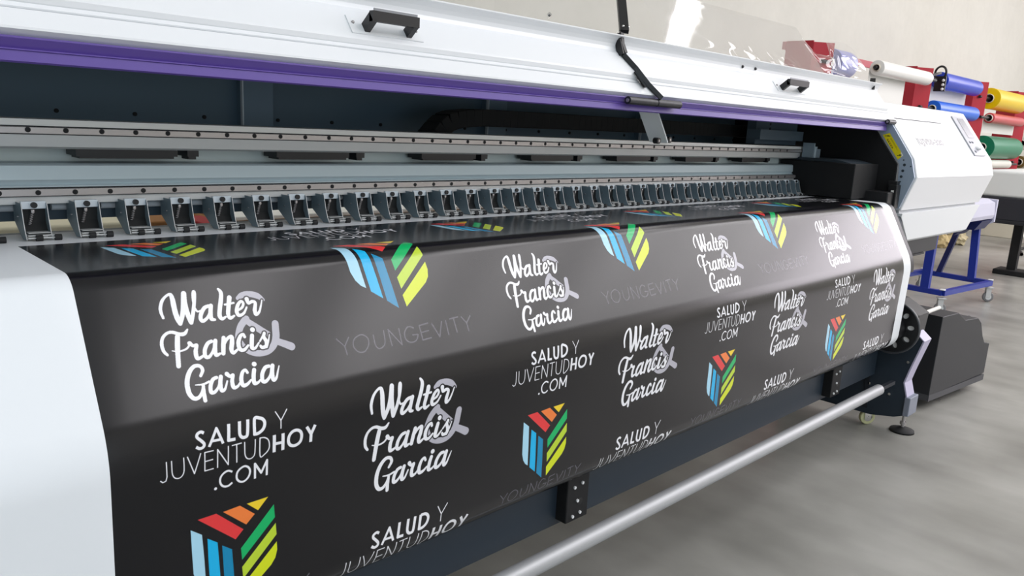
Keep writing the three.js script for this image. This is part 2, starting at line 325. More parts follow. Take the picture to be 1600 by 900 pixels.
{ // crumpled protective film still hanging on the right half of the window
  const nx = 260, ny = 46, pos = [], idx = [], x0 = 2.02, x1 = 3.54;
  for (let j = 0; j <= ny; j++) for (let i = 0; i <= nx; i++) {
    const s = i / nx, t = j / ny, x = x0 + (x1 - x0) * s;
    const tall = 0.172 * (1 - 0.55 * THREE.MathUtils.smoothstep(s, 0.68, 0.72) + 0.42 * THREE.MathUtils.smoothstep(s, 0.78, 0.84)) * (0.985 + 0.03 * fbm(s * 9, 2.2, 3));
    const y = 1.500 + tall * t;
    const low = Math.exp(-t * 4.5), mid = THREE.MathUtils.smoothstep(s, 0.12, 0.3) * (1 - THREE.MathUtils.smoothstep(s, 0.5, 0.62)), right = THREE.MathUtils.smoothstep(s, 0.66, 0.8);
    const ridge = 1 - Math.abs(perlin.noise(s * 17 + t * 2.5, t * 2.2 - s * 4, 1.7));
    const out = 0.013 + 0.010 * low * mid * Math.pow(ridge, 3) + 0.030 * right * (fbm(s * 7 + t * 1.2, t * 1.6, 2) + 0.3) + 0.004 * t * fbm(s * 3, t * 1.5 + 8, 2);
    const p = onHood(y, Math.max(0.011, out)); pos.push(x, p[1], p[0]);
  }
  for (let j = 0; j < ny; j++) for (let i = 0; i < nx; i++) { const a = j * (nx + 1) + i, b = a + 1, c = a + nx + 1, d = c + 1; idx.push(a, b, d, a, d, c); }
  const g = new THREE.BufferGeometry(); g.setAttribute('position', new THREE.Float32BufferAttribute(pos, 3)); g.setIndex(idx); g.computeVertexNormals();
  part(printer, 'protective_film', g, phys({ color: 0xffffff, roughness: 0.04, transmission: 0.97, thickness: 0, ior: 1.5, side: THREE.DoubleSide }), 'crumpled clear protective film');
}
// two pull handles on white base plates
for (const [x0, x1] of [[0.905, 1.018], [2.62, 2.765]]) {
  const yb = 1.418, P = (x, y, o) => { const p = onHood(y, o); return [x, p[1], p[0]]; };
  const plate = part(printer, 'handle_plate', prism([onHood(yb - 0.012, 0.0085), onHood(yb + 0.022, 0.0085), onHood(yb + 0.022, 0.0115), onHood(yb - 0.012, 0.0115)], x0 - 0.03, x1 + 0.03), M.white);
  for (const x of [x0 - 0.02, x1 + 0.02]) { const p = onHood(yb + 0.008, 0.012); part(plate, 'screw', new THREE.SphereGeometry(0.0035, 10, 8).translate(x, p[1], p[0]), M.steel); }
  const w = 0.012, d = 0.020;
  const h = part(printer, 'handle', merge([bar(P(x0 + 0.006, yb, -0.004), P(x0 + 0.006, yb, 0.045), w, d), bar(P(x1 - 0.006, yb, -0.004), P(x1 - 0.006, yb, 0.045), w, d), bar(P(x0, yb, 0.045), P(x1, yb, 0.045), w, d)]), M.black, 'black bow handle');
  part(h, 'handle_cap', bar(P(x0 + 0.004, yb + 0.003, 0.0515), P(x1 - 0.004, yb + 0.003, 0.0515), 0.002, d * 0.8), std(0x8d9096, 0.35, 0.4), 'grey top inlay');
}
{ // black cable cover running down the hood to the hinge
  const path = [[1.752, 1.489, 0.033], [1.749, 1.468, 0.022], [1.752, 1.446, 0.015], [1.776, 1.415, 0.014], [1.808, 1.378, 0.007], [1.840, 1.342, 0.006]];
  const Q = path.map(([x, y, o]) => { const q = onHood(y, o); return [x, q[1], q[0]]; });
  const g = []; for (let i = 0; i < Q.length - 1; i++) g.push(bar(Q[i], Q[i + 1], i < 2 ? 0.022 : 0.012, 0.012));
  const c = part(printer, 'cable_cover', merge(g), M.black, 'black bent cable cover');
  const q = (x, y, o) => { const r = onHood(y, o); return [x, r[1], r[0]]; };
  part(c, 'wing', bar(q(1.764, 1.402, 0.014), q(1.790, 1.368, 0.006), 0.020, 0.004), M.black);
  part(c, 'wing', bar(q(1.742, 1.478, 0.026), q(1.741, 1.444, 0.014), 0.020, 0.004), M.black);
}
for (const [x0, x1, y, z] of [[1.70, 1.94, 1.333, -1.302], [3.50, 3.575, 1.345, -1.304]]) {
  const h = part(printer, 'hinge', merge([rodX(x0, x0 + (x1 - x0) * 0.52, y, z, 0.0105), rodX(x0 + (x1 - x0) * 0.535, x1, y, z, 0.0105)]), std(0x303136, 0.35, 0.3), 'dark grey hinge barrel');
  part(h, 'hinge_pin', rodX(x0 - 0.002, x0 + 0.001, y, z, 0.005, 12), M.steel);
}
{ // silver stay bracket under the lip
  const b = part(printer, 'stay_bracket', bar([1.97, 1.318, -1.43], [2.075, 1.224, -1.455], 0.06, 0.006), std(0xeef3f8, 0.4), 'pale steel stay bracket');
  for (const [x, y, z] of [[2.035, 1.228, -1.438], [2.10, 1.232, -1.442]]) part(b, 'bolt', rodZ(x, y, z - 0.006, z + 0.012, 0.0095, 14), M.black);
  for (const [x, y, z] of [[2.035, 1.228, -1.438], [2.10, 1.232, -1.442]]) part(b, 'bolt_socket', rodZ(x, y, z + 0.0115, z + 0.0128, 0.0042, 8), M.steel);
  part(printer, 'stay_mount', bar([1.955, 1.335, -1.40], [2.02, 1.335, -1.40], 0.05, 0.012), M.slateDark);
}

// right hand station: pale side frame with sticker, black insides, white end cover with model number
const EP = [[-1.366, 1.428], [-1.197, 1.198], [-1.175, 1.121], [-1.221, 0.976]];
{
  const f = part(printer, 'side_frame', prism([[-1.352, 1.352], [-1.312, 1.352], EP[1].map((v, i) => v - [0.004, 0][i]), [-1.179, 1.121], [-1.222, 0.985], [-1.262, 0.985], [-1.255, 1.05], [-1.243, 1.10], [-1.248, 1.172], [-1.375, 1.338]], 3.548, 3.556), M.plate, 'pale blue steel side frame');
  for (const [z, y, r] of [[-1.226, 1.17, 0.006], [-1.229, 1.145, 0.006], [-1.232, 1.12, 0.006], [-1.234, 1.098, 0.004], [-1.20, 1.165, 0.003], [-1.335, 1.335, 0.004], [-1.232, 1.19, 0.003]]) part(f, 'hole', rodX(3.5472, 3.5482, y, z, r, 12), M.slateDark);
  const stick = canvasTex(512, 192, (c, w, h) => {
    c.fillStyle = '#e8d800'; c.fillRect(0, 0, w, h);
    c.fillStyle = '#f4f0e0'; c.beginPath(); c.moveTo(w - 90, 0); c.lineTo(w, 0); c.lineTo(w, 70); c.closePath(); c.fill();
    c.strokeStyle = '#171717'; c.lineWidth = 13; c.lineCap = 'round';
    for (const x of [30, w - 60]) { c.beginPath(); c.moveTo(x, 150); c.lineTo(x + 14, 90); c.moveTo(x + 8, 78); c.lineTo(x + 30, 44); c.moveTo(x + 22, 100); c.lineTo(x + 34, 36); c.stroke(); }
    c.fillStyle = '#8a7d10'; c.fillRect(110, 40, 220, 9); c.fillRect(110, 62, 270, 7);
    c.fillStyle = '#c0392b'; c.fillRect(96, 118, 190, 8); c.fillStyle = '#3a3608'; for (let i = 0; i < 5; i++) c.fillRect(110 + i * 40, 138, 26, 26);
  });
  const quad = new THREE.BufferGeometry();
  quad.setAttribute('position', new THREE.Float32BufferAttribute([3.5468, 1.290, -1.333, 3.5468, 1.300, -1.305, 3.5468, 1.209, -1.236, 3.5468, 1.190, -1.256], 3));
  quad.setAttribute('uv', new THREE.Float32BufferAttribute([0, 0, 0, 1, 1, 1, 1, 0], 2)); quad.setIndex([0, 1, 2, 0, 2, 3]); quad.computeVertexNormals();
  part(f, 'warning_sticker', quad, std(0xffffff, 0.5, 0, { map: stick, side: THREE.DoubleSide }), 'yellow warning sticker');
  part(printer, 'station_wall', prism([[-2.06, 0.98], [-1.27, 0.98], [-1.26, 1.08], [-1.262, 1.17], [-1.385, 1.33], [-1.46, 1.49], [-2.06, 1.49]], 3.557, 3.575), M.blackMatt);
  part(printer, 'station_block', rbox(3.30, 3.545, 1.02, 1.165, -1.66, -1.33, 0.004), M.blackMatt);
  part(printer, 'station_lid', prism([[-1.66, 1.166], [-1.42, 1.166], [-1.36, 1.15], [-1.36, 1.166], [-1.42, 1.178], [-1.66, 1.178]], 3.32, 3.545), M.slateDark);
  part(printer, 'station_foot', rbox(3.44, 3.545, 0.98, 1.055, -1.36, -1.235, 0.006), M.black);
  const l = part(printer, 'latch', merge([rbox(3.50, 3.545, 0.985, 1.085, -1.262, -1.225, 0.004), rbox(3.51, 3.54, 1.07, 1.10, -1.27, -1.23, 0.003)]), M.black, 'black side latch');
  part(l, 'latch_label', box(3.498, 3.5, 1.035, 1.062, -1.247, -1.236), M.paper);
  const c = part(printer, 'carriage_plate', prism([[-1.70, 1.225], [-1.66, 1.225], [-1.66, 1.345], [-1.70, 1.345]], 3.05, 3.42), M.slate, 'slate blue carriage plate');
  for (const y of [1.29, 1.31, 1.33]) part(c, 'hole', rodZ(3.17, y, -1.6605, -1.659, 0.006, 12), M.blackMatt);
  part(printer, 'carriage_arm', box(2.98, 3.36, 1.245, 1.285, -1.66, -1.60), M.slate);
  part(printer, 'belt_pulley', rodY(3.36, 1.17, 1.225, -1.55, 0.02), M.slateLight);
  part(printer, 'belt_bracket', merge([box(3.33, 3.34, 1.15, 1.24, -1.58, -1.53), box(3.38, 3.43, 1.15, 1.215, -1.56, -1.545)]), M.slateLight);
}
const ecX0 = 3.572, ecX1 = 4.70;
part(printer, 'end_cover', prism([[-2.07, 1.43], [-1.385, 1.432], EP[0], EP[1], EP[2], EP[3], [-1.26, 0.972], [-2.07, 0.972]], ecX0, ecX1, 0.006), M.white);
{
  const s = part(printer, 'cover_seam', prism([[-1.40, 1.3655], [-1.3195, 1.3655], [-1.3165, 1.3638], [-1.3175, 1.362], [-1.40, 1.362]], 3.60, 4.215), std(0x4a4c52, 0.6));
}
part(printer, 'cover_groove', prism([[-2.05, 0.974], [-1.232, 0.974], [-1.229, 0.957], [-2.05, 0.957]], ecX0 + 0.01, ecX1 - 0.03), std(0xb4b6ba, 0.5));
{
  const pts = [];
  for (const z of [-2.05, null]) for (const [zz, y, xa, xb] of [[-1.212, 0.962, ecX0, 4.69], [-1.214, 0.948, ecX0, 4.68], [-1.222, 0.838, 3.712, 4.56], [-1.232, 0.828, 3.72, 4.53]]) { pts.push(new THREE.Vector3(xa, y, z ?? zz), new THREE.Vector3(xb, y, z ?? zz)); }
  part(printer, 'lower_cover', new ConvexGeometry(pts), M.whiteMatt);
}
part(printer, 'waste_tray', merge([rbox(3.76, 4.17, 0.758, 0.842, -1.62, -1.235, 0.004), box(3.78, 3.99, 0.752, 0.759, -1.60, -1.228)]), M.charcoal, 'charcoal tray under the end cover');
{ // model number and operating panel on the sloping face
  const FD = [EP[0][0] - EP[1][0], EP[0][1] - EP[1][1]], L = Math.hypot(...FD), onF = (y, o = 0.0012) => { const t = (y - EP[1][1]) / FD[1]; return [EP[1][0] + FD[0] * t + FD[1] / L * o, y - FD[0] / L * o]; };
  const decal = (x0, x1, y0, y1, o) => { const a = onF(y0, o), b = onF(y1, o), g = new THREE.BufferGeometry(); g.setAttribute('position', new THREE.Float32BufferAttribute([x0, a[1], a[0], x1, a[1], a[0], x1, b[1], b[0], x0, b[1], b[0]], 3)); g.setAttribute('uv', new THREE.Float32BufferAttribute([0, 0, 1, 0, 1, 1, 0, 1], 2)); g.setIndex([0, 1, 2, 0, 2, 3]); g.computeVertexNormals(); return g; };
  const name = canvasTex(1024, 160, (c, w, h) => { c.fillStyle = '#e9ebee'; c.fillRect(0, 0, w, h); c.strokeStyle = '#44454c'; c.lineWidth = 12; c.font = 'bold 132px sans-serif'; c.textBaseline = 'middle'; const m = c.measureText('UJV55-320').width; c.setTransform((w - 20) / m, 0, 0, 1, 10, 0); c.fillStyle = '#b4b5bb'; c.fillText('UJV55-320', 0, h / 2 + 4); c.strokeText('UJV55-320', 0, h / 2 + 4); });
  part(printer, 'model_lettering', decal(3.735, 4.07, 1.252, 1.290, 0.0015), phys({ map: name, roughness: 0.32, clearcoat: 0.25, clearcoatRoughness: 0.2 }), 'outlined grey model lettering');
  const pan = part(printer, 'control_panel', prism([onF(1.215, 0.001), onF(1.405, 0.001), onF(1.405, 0.006), onF(1.215, 0.006)], 4.44, 4.62, 0.001), std(0xa9abb4, 0.4), 'grey operating panel');
  const d1 = decal(4.50, 4.60, 1.30, 1.395, 0.0072); part(pan, 'display', d1, std(0x6e737c, 0.2), 'dull grey display');
  const k = onF(1.25, 0.006); part(pan, 'dial', new THREE.SphereGeometry(0.02, 16, 10).scale(1, 0.5, 1).translate(4.54, k[1], k[0]), M.whiteMatt);
  for (const [x, y] of [[4.48, 1.28], [4.52, 1.28], [4.48, 1.235]]) { const p = onF(y, 0.006); part(pan, 'button', new THREE.CylinderGeometry(0.008, 0.008, 0.004, 12).rotateX(0.6).translate(x, p[1], p[0]), std(0x777a84, 0.5)); }
}

// right leg, foot, castor and take up unit
{
  const edge = [[-1.063, 0.475], [-1.025, 0.443], [-1.062, 0.305], [-1.076, 0.245], [-1.055, 0.178], [-1.055, 0.10]];
  const leg = part(printer, 'leg', prism([[-1.40, 0.95], [-1.22, 0.95], [-1.17, 0.60], [-1.10, 0.50], ...edge.map(([z, y]) => [z - 0.002, y]), [-1.10, 0.082], [-1.20, 0.062], [-1.62, 0.062], [-1.66, 0.95]], 3.52, 3.60), M.navy);
  part(leg, 'edge_strip', prism([...edge.slice(0, 5).map(([z, y]) => [z, y]), ...edge.slice(0, 5).reverse().map(([z, y]) => [z - 0.006, y])], 3.517, 3.603), M.lavender, 'lavender front edge');
  part(leg, 'toe_block', rbox(3.51, 3.61, 0.10, 0.185, -1.065, -1.04, 0.004), M.greyBlock);
  for (const [z, y] of [[-1.22, 0.205], [-1.13, 0.18], [-1.075, 0.34]]) part(leg, 'bolt', rodX(3.512, 3.521, y, z, 0.006, 10), M.chrome);
  part(leg, 'rib', prism([[-1.255, 0.55], [-1.235, 0.55], [-1.215, 0.09], [-1.235, 0.09]], 3.512, 3.522), M.navyDark);
  part(printer, 'foot_screw', rodY(3.60, 0.02, 0.10, -1.082, 0.007, 12), M.steel);
  part(printer, 'foot_nut', new THREE.CylinderGeometry(0.014, 0.014, 0.012, 6).translate(3.60, 0.04, -1.082), M.steel);
  part(printer, 'foot_pad', new THREE.LatheGeometry([[0, 0.022], [0.012, 0.022], [0.03, 0.014], [0.05, 0.010], [0.052, 0], [0, 0]].map((p) => new THREE.Vector2(...p)).reverse(), 28).translate(3.60, 0, -1.082), M.rubber);
}
function castor(parent, x, z, r, wheelMat, forkMat, turn = 0, top = null) {
  const y = r, w = r * 0.62, t = top ?? 2 * r + 0.03;
  const f = merge([box(-w / 2 - 0.006, -w / 2 - 0.002, y - 0.3 * r, t - 0.006, -r * 0.55, r * 0.35), box(w / 2 + 0.002, w / 2 + 0.006, y - 0.3 * r, t - 0.006, -r * 0.55, r * 0.35), rbox(-r * 0.7, r * 0.7, t - 0.008, t, -r * 0.7, r * 0.7, 0.002), rodX(-w / 2 - 0.008, w / 2 + 0.008, y, 0, r * 0.18, 12)]);
  const fork = new THREE.Mesh(f, forkMat); fork.name = 'castor'; fork.castShadow = fork.receiveShadow = true;
  fork.position.set(x, 0, z); if (parent.isGroup) fork.position.sub(parent.position); fork.rotation.y = turn; parent.add(fork);
  const prof = [[0.2 * r, -w / 2], [0.9 * r, -w / 2], [r, -w / 3], [r, w / 3], [0.9 * r, w / 2], [0.2 * r, w / 2]].map((p) => new THREE.Vector2(...p));
  part(fork, 'wheel', new THREE.LatheGeometry(prof, 28).rotateZ(Math.PI / 2).translate(0, r, 0), wheelMat);
  part(fork, 'hub', rodX(-w / 2 - 0.001, w / 2 + 0.001, r, 0, 0.55 * r, 18), M.chrome);
  return fork;
}
castor(printer, 3.56, -1.225, 0.035, M.wheelCream, M.chrome, 0.9, 0.082);
castor(printer, XL + 0.2, -1.30, 0.04, M.wheelCream, M.chrome, 0.3, 0.30);
part(printer, 'leg', prism([[-1.60, 0.95], [-1.2, 0.95], [-1.15, 0.5], [-1.1, 0.08], [-1.6, 0.08]], XL, XL + 0.08), M.navy);
part(printer, 'foot_pad', rodY(XL + 0.04, 0, 0.085, -1.14, 0.03), M.rubber);
{ // black take up flange with bright openings, and its white shaft
  const cy = 0.487, cz = -1.150, R0 = 0.112, x = 3.53;
  const s = new THREE.Shape(); s.absarc(0, 0, R0, 0, Math.PI * 2); const hub = 0.058;
  for (let k = 0; k < 9; k++) { const a = k / 9 * Math.PI * 2 + 0.2, h = new THREE.Path(); h.absellipse(0.078 * Math.cos(a), 0.078 * Math.sin(a), 0.017, 0.013, 0, Math.PI * 2, true, a); s.holes.push(h); }
  const fl = part(printer, 'takeup_flange', new THREE.ExtrudeGeometry(s, { depth: 0.012, bevelEnabled: true, bevelSize: 0.003, bevelThickness: 0.003, bevelSegments: 2, curveSegments: 32 }).rotateY(Math.PI / 2).translate(3.468, cy, cz), M.black, 'black spoked take up flange');
  part(fl, 'rim', new THREE.TorusGeometry(R0, 0.005, 8, 48).rotateY(Math.PI / 2).translate(3.466, cy, cz), std(0x4a4c50, 0.35, 0.3));
  part(fl, 'hub', rodX(3.40, 3.47, cy, cz, hub, 28), M.black);
  part(fl, 'backing_disc', rodX(3.474, 3.482, cy, cz, R0 * 0.9, 40), std(0xf0f0f0, 0.4));
  for (const [dy, dz] of [[0.03, 0.02], [-0.03, 0.03], [-0.06, 0.01]]) part(fl, 'bolt', rodX(3.396, 3.402, cy + dy * 0.7, cz + dz * 0.8, 0.006, 10), M.steel);
  part(printer, 'takeup_shaft', rodX(3.60, 3.935, 0.520, -1.11, 0.009, 16), M.pvc, 'white shaft end');
  part(printer, 'takeup_housing', prism([[-1.30, 0.36], [-1.07, 0.42], [-1.06, 0.55], [-1.15, 0.60], [-1.30, 0.62]], 3.502, 3.64, 0.01), M.black);
}

// ---------------------------------------------------------------- the printed banner
// artwork traced as pen strokes: x, y, width triples in tenths of a millimetre
const WALTER = [
  [106,360,38, 92,228,51, 141,100,47, 221,23,37, 288,9,52, 301,97,74, 297,256,78, 309,394,78, 332,484,61],
  [488,14,80, 464,118,80, 423,273,75, 372,403,65, 334,484,56],
  [489,28,71, 468,187,75, 475,349,75, 495,482,66],
  [498,490,62, 561,338,58, 619,160,54, 648,36,54, 645,0,45, 618,32,27, 601,135,27, 603,251,29, 630,324,31, 687,318,27],
  [824,262,55, 752,282,59, 681,366,63, 653,448,62, 681,489,58, 758,447,45, 823,362,41],
  [860,257,64, 827,375,68, 818,471,63, 868,492,41],
  [1035,4,37, 1066,69,61, 1037,190,69, 988,326,69, 958,440,69, 986,495,55, 1050,471,32],
  [1183,165,75, 1139,298,70, 1099,436,65, 1118,502,56, 1191,472,33],
  [1082,272,33, 1231,262,33],
  [1257,398,33, 1345,359,40, 1385,294,43, 1358,250,43, 1291,306,57, 1247,408,63, 1268,478,56, 1356,452,40, 1427,360,29],
  [1461,224,72, 1472,298,48, 1541,278,53, 1587,308,53, 1550,425,67, 1553,499,60, 1616,466,39, 1671,368,29, 1712,275,20],
  [44,928,38, 3,860,50, -2,749,52, 35,655,46, 110,598,45, 191,595,49, 286,641,58, 361,642,56, 418,583,26],
  [247,673,73, 217,807,77, 190,958,72, 164,1122,68],
  [124,876,17, 228,901,26, 340,877,30, 402,816,30],
  [400,802,69, 444,850,48, 499,847,48, 462,943,65, 463,1051,61, 542,1038,39, 603,986,26],
  [737,825,54, 671,849,58, 605,940,62, 590,1042,61, 636,1064,53, 706,1003,40, 769,899,40],
  [798,823,63, 763,944,67, 756,1049,62, 824,1038,36],
  [936,799,64, 902,922,72, 872,1046,67],
  [911,923,32, 987,826,46, 1063,803,60, 1048,899,73, 1012,1010,68, 1034,1063,55, 1115,1018,32],
  [1273,841,47, 1258,796,47, 1205,819,56, 1150,916,67, 1151,1024,65, 1217,1045,51, 1299,983,33],
  [1400,833,66, 1371,928,71, 1349,1032,66, 1399,1047,42, 1482,970,28],
  [1430,742,81, 1430,744,81],
  [1504,950,29, 1583,862,34, 1612,828,48, 1587,886,57, 1610,968,65, 1591,1041,60, 1518,1058,52, 1497,1026,43],
  [1590,1065,38, 1646,973,29, 1692,864,19],
  [449,1327,43, 499,1243,54, 467,1174,54, 382,1167,60, 293,1248,68, 231,1386,72, 223,1543,72, 273,1641,63, 348,1644,55, 412,1578,43, 451,1486,34],
  [455,1471,47, 437,1605,60, 432,1710,60],
  [343,1448,19, 455,1460,30, 555,1437,35],
  [680,1397,53, 617,1418,57, 560,1508,61, 549,1602,61, 599,1612,52, 669,1553,39, 715,1472,40],
  [748,1394,62, 714,1505,66, 712,1609,61, 766,1597,38, 830,1483,27],
  [848,1372,71, 889,1421,49, 940,1406,49, 904,1498,63, 905,1598,63, 973,1594,40, 1041,1525,27],
  [1175,1412,46, 1151,1366,46, 1096,1397,55, 1051,1504,66, 1058,1597,63, 1129,1593,50, 1208,1535,28],
  [1295,1388,65, 1260,1487,69, 1246,1598,64, 1306,1601,42, 1358,1564,28],
  [1318,1298,79, 1317,1300,79],
  [1549,1376,57, 1482,1388,61, 1409,1480,65, 1388,1589,65, 1437,1608,56, 1518,1549,42, 1575,1453,43],
  [1613,1376,67, 1576,1489,71, 1570,1606,66, 1624,1588,40, 1679,1484,29, 1721,1401,19],
];
const AMPERSAND = [
  [1314,196,62, 1402,151,96, 1529,149,101, 1649,193,102, 1736,273,54],
  [1370,550,114, 1259,649,108, 1193,762,102, 1167,848,97, 1192,946,97, 1250,1046,98, 1352,1115,103, 1471,1145,104, 1605,1130,105, 1718,1053,111, 1792,924,122, 1818,806,122, 1839,698,118],
  [1348,561,94, 1474,686,114, 1663,860,116],
  [1784,991,112, 1913,1061,123, 2020,1123,133],
];
const SALUD = [
  [672,71,47, 629,42,46, 571,65,46, 565,111,46, 613,167,47, 658,229,47, 643,276,47, 587,286,47, 536,249,47],
  [728,298,44, 866,44,47, 947,299,49],
  [782,220,41, 913,226,42],
  [1061,20,51, 1034,272,52, 1144,277,49],
  [1234,20,52, 1217,206,53, 1245,271,50, 1295,285,50, 1337,252,53, 1369,21,53],
  [1481,30,53, 1455,278,54, 1528,274,51, 1605,225,54, 1638,141,54, 1617,78,51, 1561,43,50, 1480,41,50],
  [1833,-2,19, 1914,163,19],
  [2041,0,19, 1914,163,19, 1903,297,19],
  [94,358,18, 96,593,19, 79,654,19, 35,665,19, -1,629,18],
  [168,362,18, 171,550,19, 192,622,19, 236,660,19, 289,659,19, 328,621,19, 345,551,19, 344,358,19],
  [397,361,19, 496,659,19, 598,359,19],
  [796,370,19, 658,366,19, 653,662,20, 789,661,20],
  [656,511,20, 783,509,20],
  [849,668,20, 855,370,19, 1017,662,20, 1024,356,20],
  [1078,367,20, 1240,365,20],
  [1156,365,20, 1154,670,21],
  [1286,360,20, 1287,555,21, 1312,632,21, 1363,664,21, 1415,652,21, 1450,591,21, 1462,359,21],
  [1540,666,21, 1540,362,21, 1610,371,21, 1670,413,21, 1696,490,21, 1687,585,21, 1616,655,21, 1540,666,21],
  [1784,372,56, 1779,668,58],
  [1936,380,57, 1931,670,58],
  [1782,525,50, 1934,533,51],
  [2154,385,54, 2237,418,55, 2269,504,56, 2238,610,56, 2139,649,56, 2056,609,55, 2030,515,55, 2069,421,55, 2154,385,54],
  [2362,373,55, 2442,521,57],
  [2520,377,56, 2442,521,57, 2436,662,57],
  [812,1004,50, 812,1005,50],
  [1082,802,34, 1016,765,34, 941,787,34, 891,849,34, 890,936,34, 938,1003,34, 1013,1016,34, 1080,980,34],
  [1268,764,35, 1345,804,35, 1370,887,35, 1335,975,35, 1257,1019,35, 1181,986,35, 1148,909,34, 1174,815,34, 1268,764,35],
  [1451,1027,39, 1452,773,39, 1557,957,36, 1657,767,39, 1651,1028,40],
];
const YOUNG = [
  [3,4,22, 112,137,22],
  [217,9,23, 112,137,22, 117,270,22],
  [427,11,23, 519,75,23, 507,178,23, 409,267,23, 305,249,23, 253,160,23, 295,58,23, 427,11,23],
  [630,37,23, 622,198,23, 659,261,23, 733,253,23, 797,189,24, 827,5,24],
  [903,269,24, 909,5,24, 1085,275,24, 1106,10,24],
  [1382,52,25, 1286,16,25, 1195,88,25, 1179,201,24, 1249,263,25, 1362,251,25, 1429,163,25, 1316,156,25],
  [1680,12,26, 1493,29,25, 1488,264,25, 1670,253,25],
  [1491,146,25, 1654,132,25],
  [1739,26,26, 1828,265,26, 1949,16,26],
  [2029,14,26, 2015,268,26],
  [2107,12,27, 2305,-1,27],
  [2200,6,27, 2196,251,27],
  [2360,1,27, 2443,124,27],
  [2567,8,28, 2443,124,27, 2442,267,27],
];
const SHIELD = [
  ['#a9d8ee', -4,153, 169,292, 198,711, 220,1222, 137,1162, 71,1061, 25,908, 11,592],
  ['#14b2e8', 250,384, 410,510, 445,1061, 461,1442, 283,1287, 262,822],
  ['#0a86b4', 481,587, 642,716, 673,1220, 689,1655, 514,1491, 504,1077],
  ['#e23b3d', 104,20, 396,13, 835,434, 702,566],
  ['#f0803c', 501,21, 779,4, 1027,231, 880,369],
  ['#f0cf2e', 889,8, 1257,2, 1081,187],
  ['#0db264', 1356,168, 1376,408, 806,969, 788,754],
  ['#bcd635', 1389,513, 1406,728, 823,1316, 804,1094],
  ['#d3de1c', 1409,858, 1418,1012, 1384,1150, 1312,1253, 832,1649, 814,1429],
];

function penStroke(c, s, grow, px, X, Y) {
  const P = []; for (let i = 0; i < s.length; i += 3) P.push([s[i], s[i + 1], s[i + 2]]);
  const n = P.length, at = (i) => P[Math.max(0, Math.min(n - 1, i))];
  for (let i = 0; i < n - 1; i++) {
    const [a, b, d, e] = [at(i - 1), at(i), at(i + 1), at(i + 2)], steps = Math.max(2, Math.ceil(Math.hypot(d[0] - b[0], d[1] - b[1]) / 4));
    for (let k = 0; k <= steps; k++) {
      const t = k / steps, q = [0, 1, 2].map((j) => 0.5 * (2 * b[j] + (d[j] - a[j]) * t + (2 * a[j] - 5 * b[j] + 4 * d[j] - e[j]) * t * t + (3 * b[j] - a[j] - 3 * d[j] + e[j]) * t * t * t));
      c.beginPath(); c.arc(X + q[0] * px, Y + q[1] * px, Math.max(0.4, (q[2] / 2 + grow) * px), 0, 7); c.fill();
    }
  }
}
function penLine(c, s, px, X, Y, curved) {        // constant width geometric letters
  c.lineWidth = s[2] * px; c.lineJoin = 'round'; c.lineCap = 'butt'; c.beginPath();
  const P = []; for (let i = 0; i < s.length; i += 3) P.push([X + s[i] * px, Y + s[i + 1] * px]);
  const closed = P.length > 6 && Math.hypot(P[0][0] - P.at(-1)[0], P[0][1] - P.at(-1)[1]) < 2;
  if (P.length === 2 && Math.hypot(P[0][0] - P[1][0], P[0][1] - P[1][1]) < 2) { c.arc(P[0][0], P[0][1], c.lineWidth / 2, 0, 7); c.fill(); return; }
  c.moveTo(...P[0]);
  const turn = (i) => { const a = P[i - 1], b = P[i], d = P[i + 1]; const u = Math.atan2(b[1] - a[1], b[0] - a[0]), v = Math.atan2(d[1] - b[1], d[0] - b[0]); let w = Math.abs(u - v); if (w > Math.PI) w = 2 * Math.PI - w; return w; };
  if (P.length > 5 || closed) {                     // smooth the round letters, keep sharp corners
    for (let i = 0; i < P.length - 1; i++) {
      const b = P[i], d = P[i + 1], a = i > 0 ? P[i - 1] : closed ? P[P.length - 2] : b, e = i < P.length - 2 ? P[i + 2] : closed ? P[1] : d;
      const k1 = (i > 0 ? turn(i) : 0) > 1.15 ? 0 : 1 / 6, k2 = (i < P.length - 2 ? turn(i + 1) : 0) > 1.15 ? 0 : 1 / 6;
      c.bezierCurveTo(b[0] + (d[0] - a[0]) * k1, b[1] + (d[1] - a[1]) * k1, d[0] - (e[0] - b[0]) * k2, d[1] - (e[1] - b[1]) * k2, d[0], d[1]);
    }
  } else for (let i = 1; i < P.length; i++) c.lineTo(...P[i]);
  c.stroke();
}
const TU0 = 0.355, TU = 0.712, TV0 = 0.10, TV = 1.19, INK = '#101014';
